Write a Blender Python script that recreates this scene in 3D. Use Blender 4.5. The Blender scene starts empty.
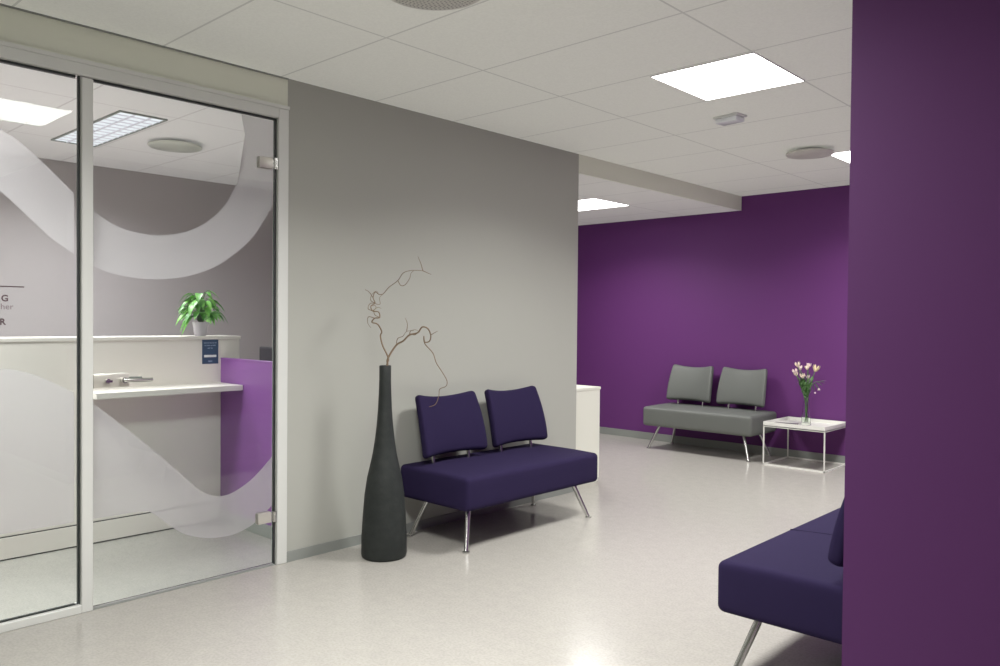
import bpy, bmesh, math, random
from mathutils import Vector, Matrix
random.seed(7)
C = bpy.context.scene.collection
PI = math.pi

# ------------------------------------------------------------------ helpers
def lin(c):
    return tuple(((v/255)/12.92 if v/255 <= .04045 else ((v/255+.055)/1.055)**2.4) for v in c) + (1,)

def mat(name, rgb, rough=.6, metal=0, spec=.5, bump=None, noise=None, coat=0):
    m = bpy.data.materials.new(name); m.use_nodes = True
    nt = m.node_tree; b = nt.nodes['Principled BSDF']
    b.inputs['Base Color'].default_value = lin(rgb)
    b.inputs['Roughness'].default_value = rough
    b.inputs['Metallic'].default_value = metal
    b.inputs['Specular IOR Level'].default_value = spec
    b.inputs['Coat Weight'].default_value = coat
    tc = nt.nodes.new('ShaderNodeTexCoord')
    if bump:
        n = nt.nodes.new('ShaderNodeTexNoise'); n.inputs['Scale'].default_value = bump[0]; n.inputs['Detail'].default_value = 4
        bp = nt.nodes.new('ShaderNodeBump'); bp.inputs['Strength'].default_value = bump[1]; bp.inputs['Distance'].default_value = .004
        nt.links.new(tc.outputs['Object'], n.inputs['Vector'])
        nt.links.new(n.outputs['Fac'], bp.inputs['Height']); nt.links.new(bp.outputs['Normal'], b.inputs['Normal'])
    if noise:   # (scale, rgb2, lo, hi)
        n = nt.nodes.new('ShaderNodeTexNoise'); n.inputs['Scale'].default_value = noise[0]; n.inputs['Detail'].default_value = 6
        r = nt.nodes.new('ShaderNodeValToRGB')
        r.color_ramp.elements[0].position = noise[2]; r.color_ramp.elements[0].color = lin(rgb)
        r.color_ramp.elements[1].position = noise[3]; r.color_ramp.elements[1].color = lin(noise[1])
        nt.links.new(tc.outputs['Object'], n.inputs['Vector'])
        nt.links.new(n.outputs['Fac'], r.inputs['Fac']); nt.links.new(r.outputs['Color'], b.inputs['Base Color'])
    return m

def emit(name, rgb, s):
    m = bpy.data.materials.new(name); m.use_nodes = True
    nt = m.node_tree; nt.nodes.clear()
    e = nt.nodes.new('ShaderNodeEmission'); e.inputs['Color'].default_value = lin(rgb); e.inputs['Strength'].default_value = s
    o = nt.nodes.new('ShaderNodeOutputMaterial'); nt.links.new(e.outputs[0], o.inputs[0])
    return m

def grid_mat(name, rgb, line, px, ox, py, oy, w=.010, fill_glow=.15):
    """painted mineral ceiling tiles with slim joints"""
    m = mat(name, rgb, .9, spec=.1)
    nt = m.node_tree; b = nt.nodes['Principled BSDF']
    g = nt.nodes.new('ShaderNodeNewGeometry'); s = nt.nodes.new('ShaderNodeSeparateXYZ')
    nt.links.new(g.outputs['Position'], s.inputs[0])
    outs = []
    for ax, p, o in ((0, px, ox), (1, py, oy)):
        a = nt.nodes.new('ShaderNodeMath'); a.operation = 'SUBTRACT'; a.inputs[1].default_value = o - p*.5 - p*40
        nt.links.new(s.outputs[ax], a.inputs[0])
        f = nt.nodes.new('ShaderNodeMath'); f.operation = 'MODULO'; f.inputs[1].default_value = p
        nt.links.new(a.outputs[0], f.inputs[0])
        c = nt.nodes.new('ShaderNodeMath'); c.operation = 'SUBTRACT'; c.inputs[1].default_value = p*.5
        nt.links.new(f.outputs[0], c.inputs[0])
        ab = nt.nodes.new('ShaderNodeMath'); ab.operation = 'ABSOLUTE'; nt.links.new(c.outputs[0], ab.inputs[0])
        l = nt.nodes.new('ShaderNodeMath'); l.operation = 'LESS_THAN'; l.inputs[1].default_value = w*.5
        nt.links.new(ab.outputs[0], l.inputs[0]); outs.append(l)
    mx = nt.nodes.new('ShaderNodeMath'); mx.operation = 'MAXIMUM'
    nt.links.new(outs[0].outputs[0], mx.inputs[0]); nt.links.new(outs[1].outputs[0], mx.inputs[1])
    n = nt.nodes.new('ShaderNodeTexNoise'); n.inputs['Scale'].default_value = 90; n.inputs['Detail'].default_value = 3
    nt.links.new(g.outputs['Position'], n.inputs['Vector'])
    r = nt.nodes.new('ShaderNodeValToRGB')
    r.color_ramp.elements[0].position = .35; r.color_ramp.elements[0].color = lin([v-5 for v in rgb])
    r.color_ramp.elements[1].position = .65; r.color_ramp.elements[1].color = lin(rgb)
    nt.links.new(n.outputs['Fac'], r.inputs['Fac'])
    mc = nt.nodes.new('ShaderNodeMix'); mc.data_type = 'RGBA'
    nt.links.new(mx.outputs[0], mc.inputs['Factor']); nt.links.new(r.outputs['Color'], mc.inputs[6])
    mc.inputs[7].default_value = lin(line)
    nt.links.new(mc.outputs[2], b.inputs['Base Color'])
    nt.links.new(mc.outputs[2], b.inputs['Emission Color']); b.inputs['Emission Strength'].default_value = fill_glow  # tiles are no lamp: faint self-emission added to brighten the ceiling and fill the room
    return m

def glass_mat(name, tint=(244, 250, 247)):
    """thin clear pane: mirror reflection by Fresnel over straight transmission"""
    m = bpy.data.materials.new(name); m.use_nodes = True
    nt = m.node_tree; nt.nodes.clear()
    t = nt.nodes.new('ShaderNodeBsdfTransparent'); t.inputs[0].default_value = lin(tint)
    g = nt.nodes.new('ShaderNodeBsdfGlossy'); g.inputs['Roughness'].default_value = 0.0
    f = nt.nodes.new('ShaderNodeFresnel'); f.inputs['IOR'].default_value = 1.45
    mx = nt.nodes.new('ShaderNodeMixShader'); o = nt.nodes.new('ShaderNodeOutputMaterial')
    nt.links.new(f.outputs[0], mx.inputs[0]); nt.links.new(t.outputs[0], mx.inputs[1]); nt.links.new(g.outputs[0], mx.inputs[2])
    nt.links.new(mx.outputs[0], o.inputs[0])
    return m

def film_mat(name, rgb, clear):
    m = bpy.data.materials.new(name); m.use_nodes = True
    nt = m.node_tree; nt.nodes.clear()
    t = nt.nodes.new('ShaderNodeBsdfTransparent')
    d = nt.nodes.new('ShaderNodeBsdfDiffuse'); d.inputs[0].default_value = lin(rgb)
    l = nt.nodes.new('ShaderNodeBsdfTranslucent'); l.inputs[0].default_value = lin(rgb)
    a = nt.nodes.new('ShaderNodeMixShader'); a.inputs[0].default_value = .5
    b = nt.nodes.new('ShaderNodeMixShader'); b.inputs[0].default_value = clear
    o = nt.nodes.new('ShaderNodeOutputMaterial')
    nt.links.new(d.outputs[0], a.inputs[1]); nt.links.new(l.outputs[0], a.inputs[2])
    nt.links.new(a.outputs[0], b.inputs[1]); nt.links.new(t.outputs[0], b.inputs[2]); nt.links.new(b.outputs[0], o.inputs[0])
    return m

def obj(name, bm, m, parent=None, smooth=False, angle=None):
    bmesh.ops.recalc_face_normals(bm, faces=bm.faces)
    me = bpy.data.meshes.new(name); bm.to_mesh(me); bm.free()
    for mm in (m if isinstance(m, (list, tuple)) else [m]): me.materials.append(mm)
    if smooth:
        for p in me.polygons: p.use_smooth = True
        if angle: me.set_sharp_from_angle(angle=math.radians(angle))
    o = bpy.data.objects.new(name, me); C.objects.link(o)
    if parent: o.parent = parent
    return o

def thing(name, label, cat, loc=(0, 0, 0), rz=0, group=None):
    o = bpy.data.objects.new(name, None); C.objects.link(o); o.empty_display_size = .1
    o.location = loc; o.rotation_euler = (0, 0, rz); o['label'] = label; o['category'] = cat
    if group: o['group'] = group
    return o

def struct(o, label, cat):
    o['kind'] = 'structure'; o['label'] = label; o['category'] = cat
    return o

def box(bm, x0, x1, y0, y1, z0, z1, bev=0, seg=2):
    r = bmesh.ops.create_cube(bm, size=1)
    for v in r['verts']:
        v.co = Vector((x0+(v.co.x+.5)*(x1-x0), y0+(v.co.y+.5)*(y1-y0), z0+(v.co.z+.5)*(z1-z0)))
    if bev:
        es = {e for v in r['verts'] for e in v.link_edges}
        bmesh.ops.bevel(bm, geom=list(es), offset=bev, segments=seg, affect='EDGES', profile=.5)
    return bm

def bx(*a, **k): return box(bmesh.new(), *a, **k)

def ticks(h, r, n, nr=4):
    a = [-h + r*(1-math.cos(i/nr*PI/2))for i in range(nr)]
    mid = [-(h-r) + 2*(h-r)*i/n for i in range(n+1)]
    return a + mid + [-v for v in reversed(a)]

def round_box(sx, sy, sz, r, n=(6, 8, 3), fn=None):
    """soft cushion block centred on the origin"""
    bm = bmesh.new(); H = (sx/2, sy/2, sz/2); T = [ticks(H[i], r, n[i]) for i in range(3)]
    for ax in range(3):
        u, w = [i for i in range(3) if i != ax]
        for s in (-1, 1):
            vs = []
            for a in T[u]:
                row = []
                for b in T[w]:
                    p = [0, 0, 0]; p[ax] = s*H[ax]; p[u] = a; p[w] = b
                    c = [max(-(H[i]-r), min(H[i]-r, p[i])) for i in range(3)]
                    d = Vector(p)-Vector(c); q = Vector(c)+d.normalized()*r
                    row.append(bm.verts.new(q))
                vs.append(row)
            for i in range(len(vs)-1):
                for j in range(len(vs[0])-1):
                    bm.faces.new((vs[i][j], vs[i+1][j], vs[i+1][j+1], vs[i][j+1]))
    bmesh.ops.remove_doubles(bm, verts=bm.verts, dist=1e-5)
    if fn:
        for v in bm.verts: v.co = Vector(fn(v.co.x, v.co.y, v.co.z))
    return bm

def tube(bm, pts, rad, n=10, cap=True):
    pts = [Vector(p) for p in pts]; rad = rad if isinstance(rad, (list, tuple)) else [rad]*len(pts)
    rings = []; up = Vector((.13, .21, .97)).normalized()
    for i, p in enumerate(pts):
        d = (pts[min(i+1, len(pts)-1)]-pts[max(i-1, 0)]).normalized()
        a = d.cross(up)
        if a.length < .05: a = d.cross(Vector((1, 0, 0)))
        a.normalize(); b = d.cross(a).normalized(); up = a.cross(d) if a.cross(d).length > 0 else up
        rings.append([bm.verts.new(p+(a*math.cos(2*PI*k/n)+b*math.sin(2*PI*k/n))*rad[i]) for k in range(n)])
    for i in range(len(rings)-1):
        for k in range(n):
            bm.faces.new((rings[i][k], rings[i][(k+1) % n], rings[i+1][(k+1) % n], rings[i+1][k]))
    if cap:
        bm.faces.new(rings[0][::-1]); bm.faces.new(rings[-1])
    return bm

def lathe(bm, prof, n=48, c=(0, 0, 0)):
    rings = []
    for r, z in prof:
        if r < 1e-5: rings.append([bm.verts.new((c[0], c[1], c[2]+z))])
        else: rings.append([bm.verts.new((c[0]+r*math.cos(2*PI*k/n), c[1]+r*math.sin(2*PI*k/n), c[2]+z)) for k in range(n)])
    for a, b in zip(rings, rings[1:]):
        for k in range(n):
            k2 = (k+1) % n
            f = [a[k % len(a)], a[k2 % len(a)], b[k2 % len(b)], b[k % len(b)]]
            g = []
            for v in f:
                if v not in g: g.append(v)
            if len(g) > 2: bm.faces.new(g)
    return bm

def smooth_pts(pts, k=5):
    """Catmull-Rom through the points"""
    P = [Vector(p) for p in pts]; P = [2*P[0]-P[1]]+P+[2*P[-1]-P[-2]]; out = []
    for i in range(1, len(P)-2):
        for j in range(k):
            t = j/k; a, b, c, d = P[i-1:i+3]
            out.append(.5*((2*b)+(c-a)*t+(2*a-5*b+4*c-d)*t*t+(3*b-a-3*c+d)*t**3))
    out.append(P[-2]); return out

def text_bm(s, size, bold=0.0):
    cu = bpy.data.curves.new('lettering', 'FONT'); cu.body = s; cu.size = size; cu.offset = bold; cu.resolution_u = 4
    o = bpy.data.objects.new('lettering', cu); C.objects.link(o)
    bpy.context.view_layer.update()
    me = bpy.data.meshes.new_from_object(o.evaluated_get(bpy.context.evaluated_depsgraph_get()))
    bm = bmesh.new(); bm.from_mesh(me)
    bpy.data.objects.remove(o); bpy.data.curves.remove(cu); bpy.data.meshes.remove(me)
    return bm

# ------------------------------------------------------------------ materials
M_floor = mat('linoleum', (171, 168, 162), .2, spec=.5, noise=(90, (162, 159, 153), .42, .62), bump=(30, .01))
def two_scale_floor(m):
    nt = m.node_tree; b = nt.nodes['Principled BSDF']
    tc = nt.nodes['Texture Coordinate']
    n2 = nt.nodes.new('ShaderNodeTexNoise'); n2.inputs['Scale'].default_value = 16; n2.inputs['Detail'].default_value = 8
    nt.links.new(tc.outputs['Object'], n2.inputs['Vector'])
    r2 = nt.nodes.new('ShaderNodeValToRGB'); r2.color_ramp.elements[0].position = .3; r2.color_ramp.elements[0].color = (.95, .95, .95, 1)
    r2.color_ramp.elements[1].position = .7; r2.color_ramp.elements[1].color = (1.03, 1.03, 1.02, 1)
    nt.links.new(n2.outputs['Fac'], r2.inputs['Fac'])
    old = b.inputs['Base Color'].links[0].from_socket
    mx = nt.nodes.new('ShaderNodeMix'); mx.data_type = 'RGBA'; mx.blend_type = 'MULTIPLY'; mx.inputs['Factor'].default_value = 1
    nt.links.new(old, mx.inputs[6]); nt.links.new(r2.outputs['Color'], mx.inputs[7]); nt.links.new(mx.outputs[2], b.inputs['Base Color'])
two_scale_floor(M_floor)
M_grey = mat('grey_wall_paint', (167, 168, 161), .75, spec=.25, bump=(220, .06))
M_room = mat('room_wall_paint', (172, 164, 166), .75, spec=.25, bump=(220, .06))
M_white = mat('header_paint', (226, 229, 214), .7, spec=.3)
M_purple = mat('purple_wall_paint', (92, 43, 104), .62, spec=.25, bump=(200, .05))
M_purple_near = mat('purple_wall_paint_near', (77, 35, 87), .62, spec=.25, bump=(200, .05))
M_base = mat('skirting_grey', (132, 136, 132), .5)
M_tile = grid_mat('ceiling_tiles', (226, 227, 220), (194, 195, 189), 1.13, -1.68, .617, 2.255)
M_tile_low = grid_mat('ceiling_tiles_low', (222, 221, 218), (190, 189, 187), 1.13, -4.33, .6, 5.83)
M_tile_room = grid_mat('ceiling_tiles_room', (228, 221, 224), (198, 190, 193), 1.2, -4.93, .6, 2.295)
M_alu = mat('aluminium_frame', (212, 214, 210), .42, metal=.05)
M_gasket = mat('black_gasket', (24, 32, 32), .5)
M_edge = mat('green_glass_edge', (52, 84, 76), .15, spec=.6)
M_glass = glass_mat('clear_glass')
M_film = film_mat('frosted_film', (226, 217, 222), .36)
M_chrome = mat('polished_steel', (205, 205, 203), .22, metal=1)
M_satin = mat('satin_steel', (206, 203, 194), .36, metal=.5)
M_navy = mat('navy_fabric', (36, 29, 58), .9, spec=.08, bump=(900, .35))
M_seam = mat('navy_seam', (30, 23, 50), .9, spec=.1)
M_greyl = mat('grey_upholstery', (92, 95, 92), .55, spec=.4, bump=(500, .15))
M_vase = mat('charcoal_ceramic', (30, 34, 33), .6, spec=.3, bump=(45, .4), noise=(22, (39, 43, 42), .4, .75))
M_bark = mat('willow_bark', (118, 98, 76), .8, bump=(150, .4))
M_wsteel = mat('white_powder_coat', (226, 226, 220), .4)
M_cab = mat('white_cabinet_laminate', (226, 227, 215), .45)
M_desk = mat('desk_laminate', (228, 220, 214), .4)
M_desk_purple = mat('purple_laminate', (128, 76, 146), .35)
M_dark = mat('dark_shadow_gap', (60, 60, 58), .8)
M_black = mat('black_plastic', (26, 26, 30), .75)
M_screen = mat('monitor_back', (38, 38, 42), .45)
M_poster = mat('navy_poster', (42, 70, 98), .45)
M_posterink = mat('poster_print', (150, 166, 190), .6)
M_paper = mat('poster_white', (228, 228, 232), .6)
M_leaf = mat('leaf_green', (66, 134, 50), .45, spec=.4, noise=(14, (128, 192, 86), .4, .65))
M_stem = mat('stem_green', (70, 112, 52), .5)
M_leafd = mat('flower_leaf', (84, 128, 70), .5)
M_pot = mat('lilac_white_pot', (214, 204, 218), .4)
M_soil = mat('potting_soil', (56, 42, 32), .95)
M_peach = mat('peach_petals', (243, 226, 206), .6)
M_pink = mat('pink_petals', (240, 218, 214), .6)
M_yellow = mat('yellow_petals', (240, 222, 176), .6)
M_ink = mat('sign_ink', (72, 52, 58), .6)
M_ink2 = mat('sign_ink_light', (96, 80, 86), .6)
M_mag = mat('magazine_cover', (62, 58, 66), .35)
M_magp = mat('magazine_pages', (220, 218, 210), .6)
M_plastic = mat('white_plastic', (222, 224, 222), .4)
M_vent = mat('vent_white_metal', (206, 205, 198), .45)
M_hole = mat('vent_hole', (150, 150, 150), .8)
M_clearp = mat('diffuser_plastic', (236, 240, 244), .15, spec=.6)
M_lamp = emit('lamp_diffuser', (255, 253, 250), 12)
M_lamp_room = emit('lamp_louvre_light', (250, 244, 255), 1.15)
M_louvre = mat('louvre_blade', (235, 230, 240), .4)

def water_glass():
    m = bpy.data.materials.new('vase_glass'); m.use_nodes = True
    b = m.node_tree.nodes['Principled BSDF']
    b.inputs['Base Color'].default_value = (.95, 1, .96, 1); b.inputs['Transmission Weight'].default_value = 1
    b.inputs['Roughness'].default_value = .02; b.inputs['IOR'].default_value = 1.2
    return m
M_vglass = water_glass()

# ------------------------------------------------------------------ setting
CE, LOW, WX, BY = 2.54, 2.40, -3.67, 7.45
YG0, YG1 = 2.295, 4.79     # grey wall ends
fl = obj('floor', bx(-7.4, 2.0, -3.2, 7.7, -.08, 0), M_floor); struct(fl, 'pale grey speckled glossy linoleum floor', 'floor')
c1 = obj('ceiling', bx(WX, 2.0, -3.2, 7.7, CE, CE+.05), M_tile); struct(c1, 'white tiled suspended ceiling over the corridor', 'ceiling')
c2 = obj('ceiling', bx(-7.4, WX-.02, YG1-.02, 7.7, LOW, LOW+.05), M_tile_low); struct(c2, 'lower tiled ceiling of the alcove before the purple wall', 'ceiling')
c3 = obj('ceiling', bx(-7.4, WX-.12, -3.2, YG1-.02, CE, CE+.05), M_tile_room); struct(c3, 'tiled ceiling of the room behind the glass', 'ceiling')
be = obj('trim_1', bx(WX-.02, WX, YG1, BY, LOW, CE+.02), M_white); struct(be, 'pale vertical face where the alcove ceiling steps down', 'ceiling step')
wl = obj('wall_left', bx(WX-.12, WX, YG0, YG1, 0, CE+.04), M_grey); struct(wl, 'light grey painted wall behind the navy sofa and tall vase', 'wall')
we = obj('wall_alcove', bx(-7.4, WX-.12, YG1-.12, YG1, 0, CE+.04), M_grey); struct(we, 'grey wall at the end of the glazed room', 'wall')
wb = obj('wall_back', bx(-7.4, 2.0, BY, BY+.1, 0, CE+.04), M_purple); struct(wb, 'far deep purple wall behind the grey sofa', 'wall')
wa = obj('wall_alcove_left', bx(-7.4, -7.3, YG1, BY, 0, LOW+.03), M_purple); struct(wa, 'purple side wall of the alcove', 'wall')
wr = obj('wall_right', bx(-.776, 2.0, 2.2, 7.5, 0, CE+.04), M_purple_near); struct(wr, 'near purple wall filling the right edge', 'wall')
w2 = obj('wall_near_right', bx(1.7, 1.8, -3.2, 2.2, 0, CE+.04), M_grey); struct(w2, 'grey side wall beside the camera', 'wall')
w3 = obj('wall_rear', bx(-7.4, 2.0, -3.2, -3.1, 0, CE+.04), M_grey); struct(w3, 'grey wall behind the camera', 'wall')
w4 = obj('wall_room_back', bx(-7.1, -7.0, -3.2, YG1, 0, CE+.04), M_room); struct(w4, 'grey wall at the back of the glazed reception room', 'wall')
w5 = obj('wall_left_rear', bx(WX-.12, WX, -3.2, -.02, 0, CE+.04), M_grey); struct(w5, 'grey wall left of the glazing', 'wall')
hd = obj('trim_2', bx(WX-.12, WX, -.02, YG0, 2.385, CE+.02), M_white); struct(hd, 'pale painted header band above the glass partition', 'header')
sg = obj('trim_5', bx(WX, WX+.008, -.02, YG0, CE-.007, CE-.001), M_base); struct(sg, 'thin grey strip drawn for the shadow line where the header meets the ceiling', 'ceiling trim')  # grey strip stands in for the shadow line along the header's top
b1 = obj('baseboard_left', bx(WX, WX+.01, YG0, YG1+.01, 0, .055), M_base); struct(b1, 'grey skirting along the light grey wall', 'baseboard')
b2 = obj('baseboard_back', bx(-7.3, -.782, BY-.012, BY, 0, .075), M_base); struct(b2, 'grey skirting along the far purple wall', 'baseboard')
b3 = obj('baseboard_right', bx(-.794, 1.7, 2.19, 2.2, 0, .06), M_base); struct(b3, 'grey skirting of the near purple wall', 'baseboard')

# --- glass partition frame
GX = WX-.015         # glass plane
fr = thing('trim_3', 'light grey aluminium frame of the glass partition', 'frame'); fr['kind'] = 'structure'
def rail(n, *a, m=M_alu): return obj(n, bx(*a, bev=.003, seg=1), m, fr)
rail('mullion', WX-.045, WX+.012, 1.281, 1.329, 0, 2.315)
rail('jamb', WX-.045, WX+.012, 2.236, 2.296, 0, 2.39)
rail('jamb', WX-.045, WX+.012, -.02, .03, 0, 2.39)
rail('top_rail', WX-.045, WX+.012, .03, 2.236, 2.322, 2.39)
rail('bottom_rail', WX-.045, WX+.012, .03, 1.282, 0, .036)
obj('rail_lip', bx(WX+.012, WX+.018, -.02, 2.296, 2.372, 2.39), M_alu, fr)

def pane(name, y0, y1, z0, z1, parent, t=.010):
    bm = bx(GX-t/2, GX+t/2, y0, y1, z0, z1)
    o = obj(name, bm, [M_glass, M_edge], parent)
    for p in o.data.polygons:
        if abs(p.normal.x) < .5: p.material_index = 1
    return o

win = thing('window_1', 'fixed clear glass pane left of the glass door with frosted ribbon pattern and lettering', 'window'); win['kind'] = 'structure'
pane('pane', .036, 1.276, .04, 2.309, win)
g = bmesh.new()
for a in ((1.274, 1.281, .036, 2.322), (.03, .04, .036, 2.322)): box(g, GX-.012, GX+.006, a[0], a[1], a[2], a[3])
box(g, GX-.012, GX+.006, .04, 1.264, 2.312, 2.322); box(g, GX-.012, GX+.006, .04, 1.264, .036, .041)
obj('gasket', g, M_gasket, win)

door = thing('door_1', 'hinged clear glass door with frosted ribbon pattern, steel hinges and lever handle', 'door'); door['kind'] = 'structure'
DY0, DY1, DZ0, DZ1 = 1.334, 2.224, .010, 2.310
pane('glass_leaf', DY0, DY1, DZ0, DZ1, door)
g = bmesh.new(); box(g, GX-.012, GX+.006, 2.230, 2.236, 0, 2.322); box(g, GX-.012, GX+.006, DY0, 2.230, 2.312, 2.322)
obj('seal', g, M_gasket, door)
sw = obj('trim_4', bx(GX-.018, GX+.018, 1.33, 2.236, 0, .0035), M_base); struct(sw, 'thin floor strip under the glass door', 'threshold')

# frosted ribbons (film on the inner side of the glass)
up_out = [(.976,1.798),(1.09,1.694),(1.174,1.617),(1.27,1.552),(1.325,1.519),(1.403,1.485),(1.514,1.466),(1.63,1.464),(1.764,1.484),(1.908,1.538),(2.042,1.633),(2.129,1.725),(2.215,1.86),(2.235,1.905)]
up_in = [(.977,2.047),(1.033,2.017),(1.12,1.95),(1.199,1.878),(1.27,1.809),(1.325,1.764),(1.39,1.718),(1.471,1.683),(1.57,1.667),(1.644,1.669),(1.749,1.692),(1.843,1.739),(1.924,1.805),(1.99,1.893),(2.04,2.009),(2.066,2.116),(2.066,2.196),(2.048,2.293)]
lo_in = [(.8,1.065),(.976,1.072),(1.05,1.061),(1.126,1.033),(1.262,.958),(1.336,.908),(1.55,.72),(1.764,.515),(1.824,.454),(1.88,.419),(1.935,.403),(2.009,.412),(2.113,.466),(2.213,.554),(2.235,.585)]
lo_out = [(.8,.395),(.976,.395),(1.2,.395),(1.45,.395),(1.55,.392),(1.602,.375),(1.699,.29),(1.771,.241),(1.879,.205),(1.995,.197),(2.082,.216),(2.144,.246),(2.213,.30),(2.235,.33)]
up_out = [(.04,2.28),(.25,2.22),(.5,2.10),(.75,1.965)]+up_out
up_in = [(.56,2.295),(.8,2.18)]+up_in
lo_in = [(.04,.62),(.3,.83),(.55,.99)]+lo_in
lo_out = [(.04,.395),(.3,.395),(.55,.395)]+lo_out
def yz_curve(p): return [(v.x, v.y) for v in smooth_pts([(a, b, 0) for a, b in p], 6)]
def film(parent, lower, upper, y0, y1, ztop):
    lo, hi = yz_curve(lower), yz_curve(upper)
    def at(c, y, default):
        for (a, b), (d, e) in zip(c, c[1:]):
            if a <= y <= d and d > a: return b+(e-b)*(y-a)/(d-a)
        return default
    bm = bmesh.new(); N = 220; prev = None
    x = GX-.0065
    for i in range(N+1):
        y = y0+(y1-y0)*i/N
        l = at(lo, y, None); h = at(hi, y, ztop)
        if l is None: prev = None; continue
        if lower is up_out and y > 2.035: h = ztop
        h = min(h, ztop); l = min(l, h-.001)
        cur = (bm.verts.new((x, y, l)), bm.verts.new((x, y, h)))
        if prev: bm.faces.new((prev[0], cur[0], cur[1], prev[1]))
        prev = cur
    return obj('frosted_film', bm, M_film, parent)
film(win, up_out, up_in, .045, 1.262, 2.300)
film(win, lo_out, lo_in, .045, 1.262, 2.300)
# the upper ribbon of the door turns back on itself at its right: exact polygon
def film_poly(parent, pts):
    bm = bmesh.new(); vs = [bm.verts.new((GX-.0065, a, b)) for a, b in pts]; f = bm.faces.new(vs)
    bmesh.ops.triangulate(bm, faces=[f], ngon_method='EAR_CLIP'); return obj('frosted_film', bm, M_film, parent)
co = [p for p in yz_curve(up_out) if DY0 < p[0] < DY1]; ci = [p for p in yz_curve(up_in) if p[0] > DY0]
film_poly(door, [(DY0, 1.512)]+co+[(DY1, 1.88), (DY1, DZ1-.002)]+[(2.044, DZ1-.002)]+ci[::-1][1:]+[(DY0, 1.755)])
film(door, lo_out, lo_in, DY0, DY1, DZ1)

# lettering on the fixed pane
def letter(s, size, y, z, m, bold, right=False):
    bm = text_bm(s, size, bold)
    xs = [v.co.x for v in bm.verts]; w = max(xs)
    for v in bm.verts:
        a, b = v.co.x, v.co.y
        v.co = Vector((GX+.007, y+a-(w if right else 0), z+b))
    return obj('lettering', bm, m, win)
letter('G', .036, 1.007, 1.347, M_ink, .0012, True)
letter('her', .034, 1.026, 1.314, M_ink2, 0, True)
letter('R', .036, 1.000, 1.2515, M_ink, .0012, True)
obj('rule_line', bx(GX+.0055, GX+.0065, .30, 1.066, 1.4045, 1.4095), M_ink, win)

# lock, lever, hinges of the door
lk = obj('lock_case', bx(GX-.028, GX+.028, DY0-.004, 1.482, .975, 1.034, bev=.003), M_satin, door, True, 30)
lv = bmesh.new()
tube(lv, [(GX+.026, 1.452, 1.006), (GX+.058, 1.452, 1.006)], .013, 16)
tube(lv, [(GX+.056, 1.446, 1.006), (GX+.060, 1.47, 1.006), (GX+.062, 1.52, 1.004), (GX+.060, 1.572, 1.004)], [.010, .010, .009, .008], 14)
obj('lever_handle', lv, M_chrome, door, True, 40)
lv = bmesh.new()
tube(lv, [(GX-.026, 1.452, 1.006), (GX-.058, 1.452, 1.006)], .013, 16)
tube(lv, [(GX-.056, 1.446, 1.006), (GX-.060, 1.47, 1.006), (GX-.062, 1.52, 1.004), (GX-.060, 1.572, 1.004)], [.010, .010, .009, .008], 14)
obj('lever_handle', lv, M_chrome, door, True, 40)
cy = bmesh.new(); tube(cy, [(GX+.026, 1.385, 1.004), (GX+.046, 1.385, 1.004)], .010, 16); box(cy, GX+.046, GX+.050, 1.372, 1.402, .998, 1.008, bev=.001, seg=1)
obj('lock_cylinder', cy, M_chrome, door, True, 40)
for z in (2.083, .256):
    h = bmesh.new(); box(h, GX-.012, GX+.022, 2.130, 2.206, z-.028, z+.028, bev=.003)
    hg = obj('hinge', h, M_satin, door, True, 30)
    h = bmesh.new(); tube(h, [(GX+.020, 2.224, z-.028), (GX+.020, 2.224, z+.028)], .011, 16); box(h, GX-.006, GX+.018, 2.200, 2.240, z-.018, z+.018)
    obj('hinge_knuckle', h, M_chrome, hg, True, 40)

# ------------------------------------------------------------------ ceiling fixtures
def area(x, y, z, sx, sy, power, col, spread):
    l = bpy.data.lights.new('ceiling_light_source', 'AREA'); l.shape = 'RECTANGLE'; l.size = sx; l.size_y = sy
    l.energy = power; l.color = col; l.spread = math.radians(spread)
    o = bpy.data.objects.new('ceiling_light_source', l); C.objects.link(o); o.location = (x, y, z)
    return o
def panel(x0, x1, y0, y1, z, label, power=24, m=None, col=(1, .985, .945), spread=146, group='square ceiling light panels'):
    t = thing('ceiling_light', label, 'ceiling light', ((x0+x1)/2, (y0+y1)/2, z), 0, group)
    a, b = (x1-x0)/2, (y1-y0)/2
    f = bmesh.new()
    for q in ((-a, a, -b, -b+.005), (-a, a, b-.005, b), (-a, -a+.005, -b+.005, b-.005), (a-.005, a, -b+.005, b-.005)):
        box(f, q[0], q[1], q[2], q[3], -.006, .0)
    obj('frame', f, M_plastic, t)
    obj('diffuser', bx(-a+.005, a-.005, -b+.005, b-.005, -.005, 0), m or M_lamp, t)
    l = area(0, 0, -.012, 2*a-.05, 2*b-.05, power, col, spread); l.parent = t
    return t
panel(-2.232, -1.672, 3.50, 4.085, CE, 'square glowing ceiling panel nearest, high above the open corridor floor', 44)
panel(-2.262, -1.672, 5.955, 6.52, CE, 'square glowing ceiling panel cut by the near purple wall, beside a round vent', 40)
panel(-2.14, -1.56, 1.19, 1.79, CE, 'square glowing ceiling panel in front of the glass partition', 54)
panel(-2.232, -1.672, -1.3, -.7, CE, 'unseen square ceiling panel added behind the camera to light the corridor', 11)  # extra lamp added out of view for light from behind the camera
panel(-4.93, -4.31, 5.86, 6.43, LOW, 'square glowing ceiling panel in the lower alcove ceiling past the grey wall', 30)
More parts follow.
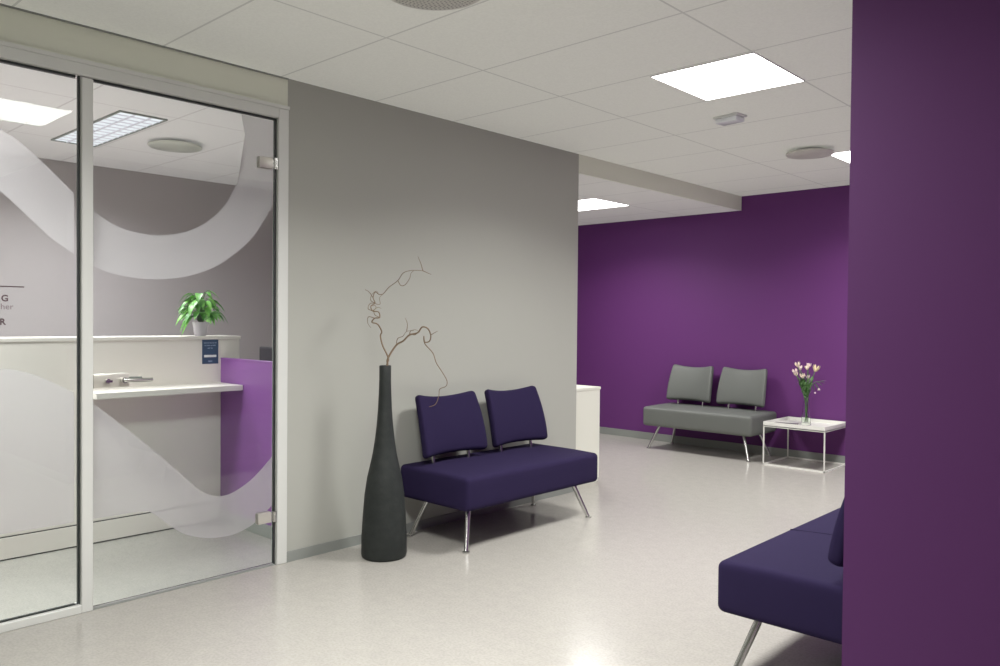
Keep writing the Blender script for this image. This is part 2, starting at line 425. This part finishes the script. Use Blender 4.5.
# louvred lamp of the glazed room
def louvre_lamp(x0, x1, y0, y1, label, power):
    t = thing('louvre_light', label, 'ceiling light', ((x0+x1)/2, (y0+y1)/2, CE), 0)
    a, b = (x1-x0)/2, (y1-y0)/2
    f = bmesh.new()
    for q in ((-a, a, -b, -b+.012), (-a, a, b-.012, b), (-a, -a+.012, -b+.012, b-.012), (a-.012, a, -b+.012, b-.012)):
        box(f, q[0], q[1], q[2], q[3], -.010, .0)
    obj('frame', f, M_base, t)
    obj('diffuser', bx(-a+.012, a-.012, -b+.012, b-.012, -.003, 0), M_lamp_room, t)
    s = bmesh.new(); n = 13
    for i in range(1, n): box(s, -a+2*a*i/n-.0015, -a+2*a*i/n+.0015, -b+.012, b-.012, -.010, -.004)
    for i in (1, 2): box(s, -a+.012, a-.012, -b+2*b*i/3-.002, -b+2*b*i/3+.002, -.014, -.004)
    obj('louvre', s, M_louvre, t)
    l = area(0, 0, -.018, 2*a-.06, 2*b-.06, power, (1, .955, .985), 150); l.parent = t
louvre_lamp(-6.2, -5.0, 1.965, 2.262, 'long louvred ceiling light seen through the glass door', 56)
louvre_lamp(-6.2, -5.0, -.45, -.15, 'unseen long louvred ceiling light added at the near end of the glazed room', 50)  # second louvre lamp added out of view for more light in the room
panel(-4.44, -3.88, .05, .61, CE, 'unseen square ceiling panel added just inside the fixed glass pane to light the reception desk', 58, col=(1, .965, .98), group='square ceiling light panels')  # unseen panel added to brighten the desk front and slant the shelf's shadow

def disc_vent(x, y, z, r, label, perforated=False):
    t = thing('ceiling_vent', label, 'vent', (x, y, z))
    b = bmesh.new(); lathe(b, [(0, 0), (r*.62, 0), (r*.62, -.02), (0, -.02)], 40); obj('neck', b, M_hole, t, True, 40)
    b = bmesh.new(); lathe(b, [(0, -.018), (r*.96, -.018), (r, -.022), (r, -.030), (r*.95, -.037), (r*.6, -.043), (r*.3, -.046), (0, -.046)], 56); obj('disc', b, M_vent, t, True, 40)
    if perforated:
        h = bmesh.new()
        for k in range(1, 11):
            rr = r*.93*k/11; n = int(2*PI*rr/.017)
            for j in range(n):
                a = 2*PI*j/n; zz = -.0462 if rr < r*.3 else (-.0462+.003*(rr/r-.3)/.3 if rr < r*.6 else -.0432+.006*(rr/r-.6)/.35)
                q = bmesh.ops.create_circle(h, cap_ends=True, radius=.0045, segments=6)
                for v in q['verts']: v.co += Vector((rr*math.cos(a), rr*math.sin(a), zz-.0006))
        obj('perforation', h, M_hole, t)
    return t
disc_vent(-2.315, 5.76, CE, .165, 'round white ceiling vent beside the far corridor light')
disc_vent(-5.63, 2.60, CE, .182, 'round white ceiling vent seen through the glass door', True)
disc_vent(-2.21, 1.99, CE, .20, 'round perforated ceiling vent cut by the top edge above the grey wall', True)
# emergency light
t = thing('emergency_light', 'small white rectangular emergency light on the ceiling near the square panel', 'emergency light', (-2.30, 4.50, CE), math.radians(-8))
obj('housing', bx(-.085, .085, -.055, .055, -.014, 0, bev=.004), M_plastic, t, True, 40)
obj('lens', bx(-.075, .075, -.045, .045, -.042, -.014, bev=.006), M_clearp, t, True, 40)

# ------------------------------------------------------------------ sofas
def sofa(label, loc, rz, L, D, fabric, seam=False, po=0):
    t = thing('sofa', label, 'sofa', loc, rz)
    zt, zb = .430, .236; h = zt-zb
    def fs(x, y, z):
        u, w = x/(D/2), y/(L/2)
        if z > 0: z += .008*(1-u*u)*(1-w*w) - .006*max(0, u)**2
        return (x, y, z+(zt+zb)/2)
    obj('seat', round_box(D, L, h, .028, (8, 12, 4), fs), fabric, t, True)
    if seam:
        s = bmesh.new(); tube(s, [(-D/2+.01, 0, zt+.001), (-.1, 0, zt+.0065), (0, 0, zt+.0075), (.1, 0, zt+.006), (D/2-.02, 0, zt-.004)], .0035, 6); obj('seam', s, M_seam, t)
    W, Hh, T = .49*L/1.21, .366, .060
    for s in (-1, 1):
        c = s*L*.243+po
        def fb(x, y, z):
            v, w = y/(W/2), z/(Hh/2)
            z2 = z + (.016*v*v*max(0, w) + .020*(1-v*v)*max(0, -w))
            y2 = y*(1.0+.045*(-w) + .030*(1-w*w))
            x2 = x + .040*v*v + .014*(1-w*w)
            a = math.radians(16)
            X = x2*math.cos(a) - z2*math.sin(a); Z = x2*math.sin(a)+z2*math.cos(a)
            return (-D/2+.092+X, c+y2, .640+Z)
        obj('backrest', round_box(T, W, Hh, .024, (3, 10, 8), fb), fabric, t, True)
        for q in (-1, 1):
            p = bmesh.new(); tube(p, [(-D/2+.135, c+q*W*.30, zt-.01), (-D/2+.128, c+q*W*.30, .505)], .010, 14); obj('post', p, M_chrome, t, True, 40)
    for sx in (-1, 1):
        for sy in (-1, 1):
            p = bmesh.new(); f = Vector((sx*(D/2-.050), sy*(L/2-.045), 0)); a = Vector((sx*(D/2-.125), sy*(L/2-.135), zb+.01))
            d = (a-f).normalized()
            tube(p, [f+d*.008, a], [.0125, .015], 16)
            tube(p, [f, f+Vector((0, 0, .008))], .020, 16)
            obj('leg', p, M_chrome, t, True, 40)
    return t
sofa('navy fabric two-seat sofa standing against the light grey wall beside the tall vase', (-3.35, 3.643, 0), 0, 1.215, .575, M_navy, po=-.012)
sofa('grey upholstered two-seat sofa standing against the far purple wall', (-3.845, 7.155, 0), -PI/2, 1.165, .56, M_greyl)
sofa('navy fabric sofa half hidden behind the near purple wall', (-1.095, 3.25, 0), PI, 1.215, .575, M_navy, True)

# ------------------------------------------------------------------ tall floor vase with willow
VC = Vector((-3.39, 2.729, 0)); FW = Vector((-.6817, .7315, 0)).normalized(); RT = Vector((FW.y, -FW.x, 0))
vs = bmesh.new()
prof = [(0, 0), (.112, 0), (.119, .006), (.1225, .02), (.1225, .10), (.1155, .224), (.107, .34), (.094, .43), (.078, .50), (.065, .56), (.054, .632), (.045, .708), (.038, .795), (.034, .887), (.032, .96), (.032, 1.034), (.030, 1.037), (.027, 1.034), (.026, .9), (.03, .8), (.02, .7), (0, .7)]
lathe(vs, prof, 56)
v = obj('floor_vase', vs, M_vase, None, True, 50); v.location = VC
v['label'] = 'tall dark charcoal bottle-shaped floor vase standing beside the navy sofa'; v['category'] = 'vase'
B1 = [(-.006,.78),(.004,.95),(.009,1.039),(.016,1.078),(-.018,1.143),(-.031,1.195),(-.022,1.221),(-.038,1.26),(-.067,1.27),(-.051,1.292),(-.025,1.296),(-.032,1.325),(-.065,1.331),(-.078,1.357),(-.059,1.374),(-.074,1.403),(-.065,1.435),(-.042,1.422),(-.02,1.427),(.012,1.462),(.064,1.497),(.096,1.534),(.129,1.547),(.168,1.55),(.204,1.548)]
B1s = [[(.064,1.497),(.077,1.472),(.101,1.476),(.129,1.508),(.139,1.534),(.155,1.548)], [(.204,1.548),(.193,1.587),(.174,1.626)], [(.204,1.548),(.248,1.529)],
 [(-.065,1.331),(-.091,1.344),(-.081,1.374),(-.032,1.367),(-.039,1.403),(-.02,1.427)], [(-.074,1.403),(-.098,1.435),(-.12,1.448)], [(-.051,1.292),(-.084,1.299),(-.09,1.266),(-.077,1.24)],
 [(-.059,1.374),(-.085,1.39),(-.083,1.42),(-.06,1.44),(-.048,1.43)], [(-.025,1.296),(-.05,1.31),(-.058,1.335),(-.04,1.35),(-.02,1.345)], [(-.065,1.331),(-.05,1.345),(-.055,1.36),(-.078,1.357)]]
B2 = [(.012,.78),(.012,.95),(.012,1.039),(.015,1.078),(.056,1.146),(.095,1.17),(.131,1.203),(.177,1.216),(.203,1.247),(.233,1.239),(.246,1.204),(.238,1.171),(.212,1.165),(.209,1.197),(.212,1.156),(.256,1.106),(.276,1.054),(.309,1.003),(.335,.957),(.329,.927),(.296,.911),(.29,.872),(.271,.826),(.238,.813)]
B2s = [[(.056,1.146),(.066,1.183),(.095,1.196),(.118,1.222),(.157,1.229)], [(.118,1.222),(.124,1.261),(.111,1.294)], [(.177,1.216),(.157,1.203),(.131,1.216)], [(.246,1.204),(.268,1.217),(.285,1.226)], [(.131,1.203),(.14,1.225),(.165,1.232),(.18,1.226)]]
def branch(label, main, subs, r0, r1, ph):
    def w(i, p, base=0): 
        z = p[1]; k = max(0, z-1.05) if z > 1.05 else (1.0-z)*.5 if p[0] > .2 else 0
        return RT*p[0]+FW*(.05*math.sin(z*23+ph)*min(1, abs(k)*5)) + Vector((0, 0, z))
    bm = bmesh.new(); pts = smooth_pts([w(i, p) for i, p in enumerate(main)], 5); n = len(pts)
    tube(bm, pts, [r0+(r1-r0)*(i/n)**.7 for i in range(n)], 8)
    for s in subs:
        q = smooth_pts([w(i, p) for i, p in enumerate(s)], 5); m = len(q)
        tube(bm, q, [.0022+(.0009-.0022)*i/m for i in range(m)], 6)
    o = obj('willow_branch', bm, M_bark, None, True); o.location = VC
    o['label'] = label; o['category'] = 'branch'; o['group'] = 'curly willow branches in the floor vase'
branch('curly willow branch rising tall and left from the dark floor vase', B1, B1s, .0055, .0013, 0)
branch('curly willow branch bending right and drooping over the navy sofa', B2, B2s, .0065, .0014, 1)

# ------------------------------------------------------------------ white cabinet past the grey wall
t = thing('cabinet', 'low white cabinet standing past the end of the light grey wall', 'cabinet', (-3.99, 5.0, 0))
obj('carcass', bx(-.43, .225, -.20, .225, .03, .738, bev=.002, seg=1), M_cab, t)
obj('top', bx(-.435, .230, -.203, .230,   .738, .760, bev=.002, seg=1), M_cab, t)
obj('plinth', bx(-.42, .215, -.195, .215, 0, .03), M_cab, t)

# ------------------------------------------------------------------ side table
TX0, TX1, TY0, TY1 = -3.155, -2.60, 6.89, 7.43
t = thing('side_table', 'square white wire-frame side table with a tray top beside the grey sofa', 'table', ((TX0+TX1)/2, (TY0+TY1)/2, 0))
a, b = (TX1-TX0)/2, (TY1-TY0)/2; zt = .362; w = .0048
obj('tray', bx(-a, a, -b, b, zt-.012, zt, bev=.002, seg=1), M_wsteel, t)
rm = bmesh.new()
for q in ((-a, a, -b, -b+.006), (-a, a, b-.006, b), (-a, -a+.006, -b+.006, b-.006), (a-.006, a, -b+.006, b-.006)): box(rm, q[0], q[1], q[2], q[3], zt-.016, zt+.030)
obj('tray_rim', rm, M_wsteel, t)
for sx in (-1, 1):
    for sy in (-1, 1):
        x, y = sx*(a-w), sy*(b-w); obj('leg', bx(x-w, x+w, y-w, y+w, 0, zt-.012), M_wsteel, t)
br = bmesh.new()
for q in ((-a, a, -b, -b+2*w), (-a, a, b-2*w, b), (-a, -a+2*w, -b+2*w, b-2*w), (a-2*w, a, -b+2*w, b-2*w)): box(br, q[0], q[1], q[2], q[3], .0, .012)
obj('base_frame', br, M_wsteel, t)
# magazine
t = thing('magazine', 'dark covered magazine lying flat on the white side table', 'magazine', (-3.02, 7.06, zt), math.radians(14))
obj('pages', bx(-.10, .10, -.07, .07, 0, .006), M_magp, t)
obj('cover', bx(-.102, .102, -.072, .072, .006, .009), M_mag, t)

# glass vase + flowers
FV = Vector((-2.872, 7.155, zt))
vb = bmesh.new()
lathe(vb, [(0, 0), (.040, 0), (.043, .004), (.040, .06), (.032, .14), (.028, .20), (.031, .26), (.040, .31), (.038, .31), (.029, .26), (.0255, .20), (.029, .14), (.036, .07), (.036, .022), (0, .018)], 32)
g = obj('glass_vase', vb, M_vglass, None, True, 50); g.location = FV
g['label'] = 'clear waisted glass vase holding flowers on the white side table'; g['category'] = 'vase'
def bloom(bm, p, r, d):
    d = d.normalized(); q = d.to_track_quat('Z', 'Y').to_matrix()
    for k in range(6):
        a = 2*PI*k/6+(.5 if k % 2 else 0)*.3
        rows = []
        for i in range(6):
            s = i/5; rr = r*(.25+.75*math.sin(min(1, s*1.15)*PI*.62)); wdt = r*.75*math.sin(PI*(.12+.84*s)); zz = s*r*1.9
            row = []
            for j in (-1, 0, 1):
                aa = a+j*wdt/max(rr, 1e-4)*.55
                row.append(bm.verts.new(p+q@Vector((rr*math.cos(aa)*(1-.07*abs(j)), rr*math.sin(aa)*(1-.07*abs(j)), zz))))
            rows.append(row)
        for i in range(5):
            for j in range(2): bm.faces.new((rows[i][j], rows[i][j+1], rows[i+1][j+1], rows[i+1][j]))
def leaf(bm, p, d, L, W, droop=.3, n=7, up=Vector((0, 0, 1))):
    d = d.normalized(); s = d.cross(up)
    if s.length < .1: s = Vector((1, 0, 0))
    s.normalize(); rows = []; nn = s.cross(d)
    for i in range(n+1):
        t_ = i/n; c = p+d*L*t_ - Vector((0, 0, droop*L*t_*t_)) ; w_ = W*math.sin(PI*min(1, .06+.94*t_**.8))*.5
        if i == n: w_ = .0005
        rows.append([bm.verts.new(c+s*w_*k - nn*abs(k)*w_*-.35) for k in (-1, 0, 1)])
    for i in range(n):
        for j in range(2): bm.faces.new((rows[i][j], rows[i][j+1], rows[i+1][j+1], rows[i+1][j]))
K = .0090
FL = [((795.6, 362), M_peach, .017, 'leftmost of the topmost row'), ((798.9, 365), M_pink, .015, 'second from the left in the top row'), ((803.4, 364.5), M_peach, .014, 'in the middle of the top row'),
      ((807.2, 362.6), M_pink, .015, 'topmost on the right of the bunch'), ((812.4, 366.4), M_yellow, .022, 'largest and yellowish at the right'), ((793.0, 368.3), M_pink, .016, 'outermost on the left side'),
      ((795.6, 371.2), M_peach, .014, 'lower left of the bunch'), ((799.4, 373.0), M_peach, .016, 'low in the centre of the bunch'), ((805.6, 374.2), M_pink, .015, 'lowest right of the bunch')]
for i, ((px, py), m, r, where) in enumerate(FL):
    u = (px-804.4)*K; z = (423-py)*K
    top = RT*u + FW*(.03*math.sin(i*2.4)) + Vector((0, 0, z-.02))
    fo = thing('cut_flower', 'pale cut flower in the glass vase, ' + where, 'flower', FV, 0, 'cut flowers in the glass vase')
    a_ = i*2.1
    foot = Vector((.016*math.cos(a_), .016*math.sin(a_), .028)); neck = Vector((.013*math.cos(a_+2.6), .013*math.sin(a_+2.6), .20))
    path = smooth_pts([foot, neck, neck*.6+top*.4+Vector((0, 0, .02)), top], 5)
    sb = bmesh.new(); tube(sb, path, .0028, 6); obj('stem', sb, M_stem, fo, True)
    bb = bmesh.new(); bloom(bb, top-Vector((0, 0, .004)), r*1.45, path[-1]-path[-3]); obj('bloom', bb, m, fo, True)
    lb = bmesh.new()
    for k in range(9):
        f = .50+.042*k; j = int(f*(len(path)-1)); aa = a_+k*2.3
        leaf(lb, path[j], Vector((math.cos(aa)*.55, math.sin(aa)*.55, 1)), .075, .026, .25)
    obj('leaves', lb, M_leafd, fo, True)
fo = thing('cut_flower', 'drooping leafy sprig hanging out to the right of the glass vase', 'flower', FV, 0, 'cut flowers in the glass vase')
top = RT*.125+Vector((0, 0, .395)); path = smooth_pts([Vector((.0, .015, .028)), Vector((.008, -.01, .20)), RT*.035+Vector((0, 0, .33)), RT*.07+Vector((0, 0, .385)), top], 5)
sb = bmesh.new(); tube(sb, path, .0025, 6); tube(sb, smooth_pts([path[15], path[15]+RT*.03-Vector((0, 0, .03)), path[15]+RT*.045-Vector((0, 0, .07))], 4), .0018, 6)
obj('stem', sb, M_stem, fo, True)
bb = bmesh.new(); bloom(bb, path[15]+RT*.04-Vector((0, 0, .05)), .011, Vector((.1, 0, -1))); bloom(bb, RT*.08+Vector((0, 0, .30)), .008, Vector((-.3, 0, -1))); obj('bloom', bb, M_pink, fo, True)
lb = bmesh.new()
for k, (d, p) in enumerate([((1, .3), path[-1]), ((1, -.5), path[-4]), ((.6, -1), path[-6]), ((.3, -1), path[-8]), ((.9, -.1), path[-2])]): leaf(lb, p, RT*d[0]+Vector((0, 0, d[1])), .06, .02, .2)
obj('leaves', lb, M_leafd, fo, True)

# ------------------------------------------------------------------ reception desk behind the glass
DX, PY = -4.73, 2.482
dk = thing('reception_desk', 'white reception desk with a purple end panel behind the glass', 'reception desk', (DX, 1.4, 0))
def dpart(n, x0, x1, y0, y1, z0, z1, m, par=None, bev=.0015):
    return obj(n, bx(x0-DX, x1-DX, y0-1.4, y1-1.4, z0, z1, bev=bev, seg=1), m, par or dk)
dpart('front_panel', DX-.03, DX, .25, 2.612, .128, 1.150, M_desk)
dpart('plinth_panel', DX-.03, DX, .25, 2.612, .008, .120, M_desk)
dpart('shadow_gap', DX-.028, DX-.006, .25, 2.612, .0, .150, M_dark)
dpart('counter_top', DX-.28, DX+.006, .25, 2.617, 1.150, 1.170, M_desk)
dpart('shelf', DX-.002, DX+.285, 1.63, PY-.004, .846, .878, M_desk)
dpart('worktop', DX-.85, DX-.03, .25, 2.45, .72, .745, M_desk)
dpart('side_panel', DX-.85, DX-.03, .25, .27, 0, .72, M_desk)
dpart('end_panel', DX+.001, -3.80, PY, PY+.03, .0, 1.030, M_desk_purple)
dpart('end_panel_cap', DX+.001, -3.80, PY-.002, PY+.034, 1.026, 1.034, M_desk_purple)
dpart('skirting', DX+.001, -3.80, PY-.010, PY, 0, .075, M_base)
# poster on the desk front
t = thing('notice', 'small navy notice with a white bar stuck on the white desk front', 'notice', (DX+.0005, 2.412, 1.073))
obj('sheet', bx(0, .0015, -.0535, .0535, -.076, .076), M_poster, t)
pr = bmesh.new()
for z, words in ((.055, (.018, .012, .014, .010, .012)), (.039, (.012, .020, .008, .022)), (.022, (.016, .014))):
    tot = sum(words)+.004*(len(words)-1); y = -tot/2
    for wd in words:
        n = max(2, int(wd/.004))
        for k in range(n): box(pr, .0015, .0019, y+k*wd/n, y+k*wd/n+wd/n*.62, z-.003, z+.003+(.001 if k % 3 == 0 else 0))
        y += wd+.004
lg = bmesh.new(); box(lg, .0015, .0019, -.014, .014, -.0585, -.056)
for k in range(5): box(lg, .0015, .0019, -.012+k*.005, -.009+k*.005, -.064, -.0585)
obj('print', pr, M_posterink, t); obj('logo', lg, M_posterink, t)
obj('white_bar', bx(.0015, .0020, -.040, .040, -.034, -.020, bev=.0002, seg=1), M_paper, t)
# monitor behind the desk
t = thing('computer_monitor', 'dark computer monitor standing behind the purple desk panel', 'monitor', (-4.52, 2.80, 0), math.radians(4))
obj('screen', bx(-.235, .235, -.018, .018, .83, 1.098, bev=.006), M_screen, t, True, 30)
obj('bezel', bx(-.225, .225, -.022, -.018, .84, 1.088), M_black, t)
st = bmesh.new(); box(st, -.03, .03, -.01, .02, .75, .86); box(st, -.10, .10, -.08, .08, .742, .752)
obj('stand', st, M_black, t)
t = thing('office_table', 'low white work table behind the purple desk panel', 'table', (-4.38, 2.95, 0))
obj('top', bx(-.45, .45, -.26, .40, .715, .740, bev=.002, seg=1), M_desk, t)
for sx in (-1, 1):
    for sy in (-.22, .36): obj('leg', bx(sx*.42-.02, sx*.42+.02, sy-.02, sy+.02, 0, .715), M_alu, t)
# potted plant on the counter
pp = thing('potted_plant', 'small leafy green plant in a pale pot on the white reception counter', 'plant', (-4.845, 2.405, 1.170))
b = bmesh.new(); lathe(b, [(0, 0), (.033, 0), (.036, .004), (.048, .085), (.049, .088), (.045, .088), (.043, .076), (0, .076)], 32); obj('pot', b, M_pot, pp, True, 40)
b = bmesh.new(); lathe(b, [(.043, .0775), (0, .082)], 24); obj('soil', b, M_soil, pp)
lb = bmesh.new(); sb = bmesh.new(); random.seed(11)
for k in range(64):
    a_ = k*2.399; tl = random.uniform(.15, .95); rr = .02+.085*tl; zz = .085+.185*(1-tl*tl*.85)*random.uniform(.7, 1.12)
    p = Vector((rr*math.cos(a_), rr*math.sin(a_), zz))
    tube(sb, smooth_pts([Vector((.01*math.cos(a_), .01*math.sin(a_), .085)), Vector((p.x*.35, p.y*.35, zz*.75)), p], 3), .0014, 5)
    leaf(lb, p, Vector((math.cos(a_), math.sin(a_), .15-.5*tl)), random.uniform(.05, .085), random.uniform(.030, .046), random.uniform(.4, 1.0))
for (u, z, L, dr) in ((-.10, .17, .06, .1), (.075, .175, .09, .0), (-.075, .15, .09, 1.0), (-.015, .125, .10, 1.3), (-.06, .11, .07, 1.2), (.03, .15, .06, 1.0), (-.03, .19, .07, .9), (.02, .22, .06, .8), (-.055, .23, .06, .3), (.07, .13, .05, .3)):
    p = RT*u*.75+Vector((0, 0, z))-FW*.05
    tube(sb, smooth_pts([Vector((0, 0, .085)), p*.5+Vector((0, 0, .07)), p], 3), .0014, 5)
    leaf(lb, p, RT*(1 if u > 0 else -1)*(.9 if dr < .5 else .15)-FW*.2+Vector((0, 0, .0)), L, .022 if dr < .5 else .042, dr)
obj('leaves', lb, M_leaf, pp, True); obj('stalks', sb, M_stem, pp, True)

# ------------------------------------------------------------------ world, camera
wd = bpy.data.worlds.new('World'); bpy.context.scene.world = wd; wd.use_nodes = True
wd.node_tree.nodes['Background'].inputs[0].default_value = (.8, .8, .8, 1); wd.node_tree.nodes['Background'].inputs[1].default_value = .02
R = [[0.7314468345193741, 0.6818375507580295, 0.009114968342168711], [0.018038340619869857, -0.00598495216045283, -0.9998193829964082], [-0.6816598466532034, 0.731479141687532, -0.016676892300504252]]
cd = bpy.data.cameras.new('Camera'); cam = bpy.data.objects.new('Camera', cd); C.objects.link(cam)
cd.sensor_width = 36; cd.lens = 796.26/1000*36; cd.clip_start = .02
r, d, f = [Vector(v) for v in R]
m = Matrix.Identity(4)
for i in range(3): m[i][0] = r[i]; m[i][1] = -d[i]; m[i][2] = -f[i]
m[2][3] = 1.29
cam.matrix_world = m
sc = bpy.context.scene; sc.camera = cam
sc.view_settings.view_transform = 'Standard'; sc.view_settings.look = 'None'; sc.view_settings.exposure = 0; sc.view_settings.gamma = 1.1
sc.cycles.use_denoising = True; sc.cycles.max_bounces = 10; sc.cycles.diffuse_bounces = 6; sc.cycles.transparent_max_bounces = 16
sc.cycles.caustics_reflective = False; sc.cycles.sample_clamp_indirect = 4
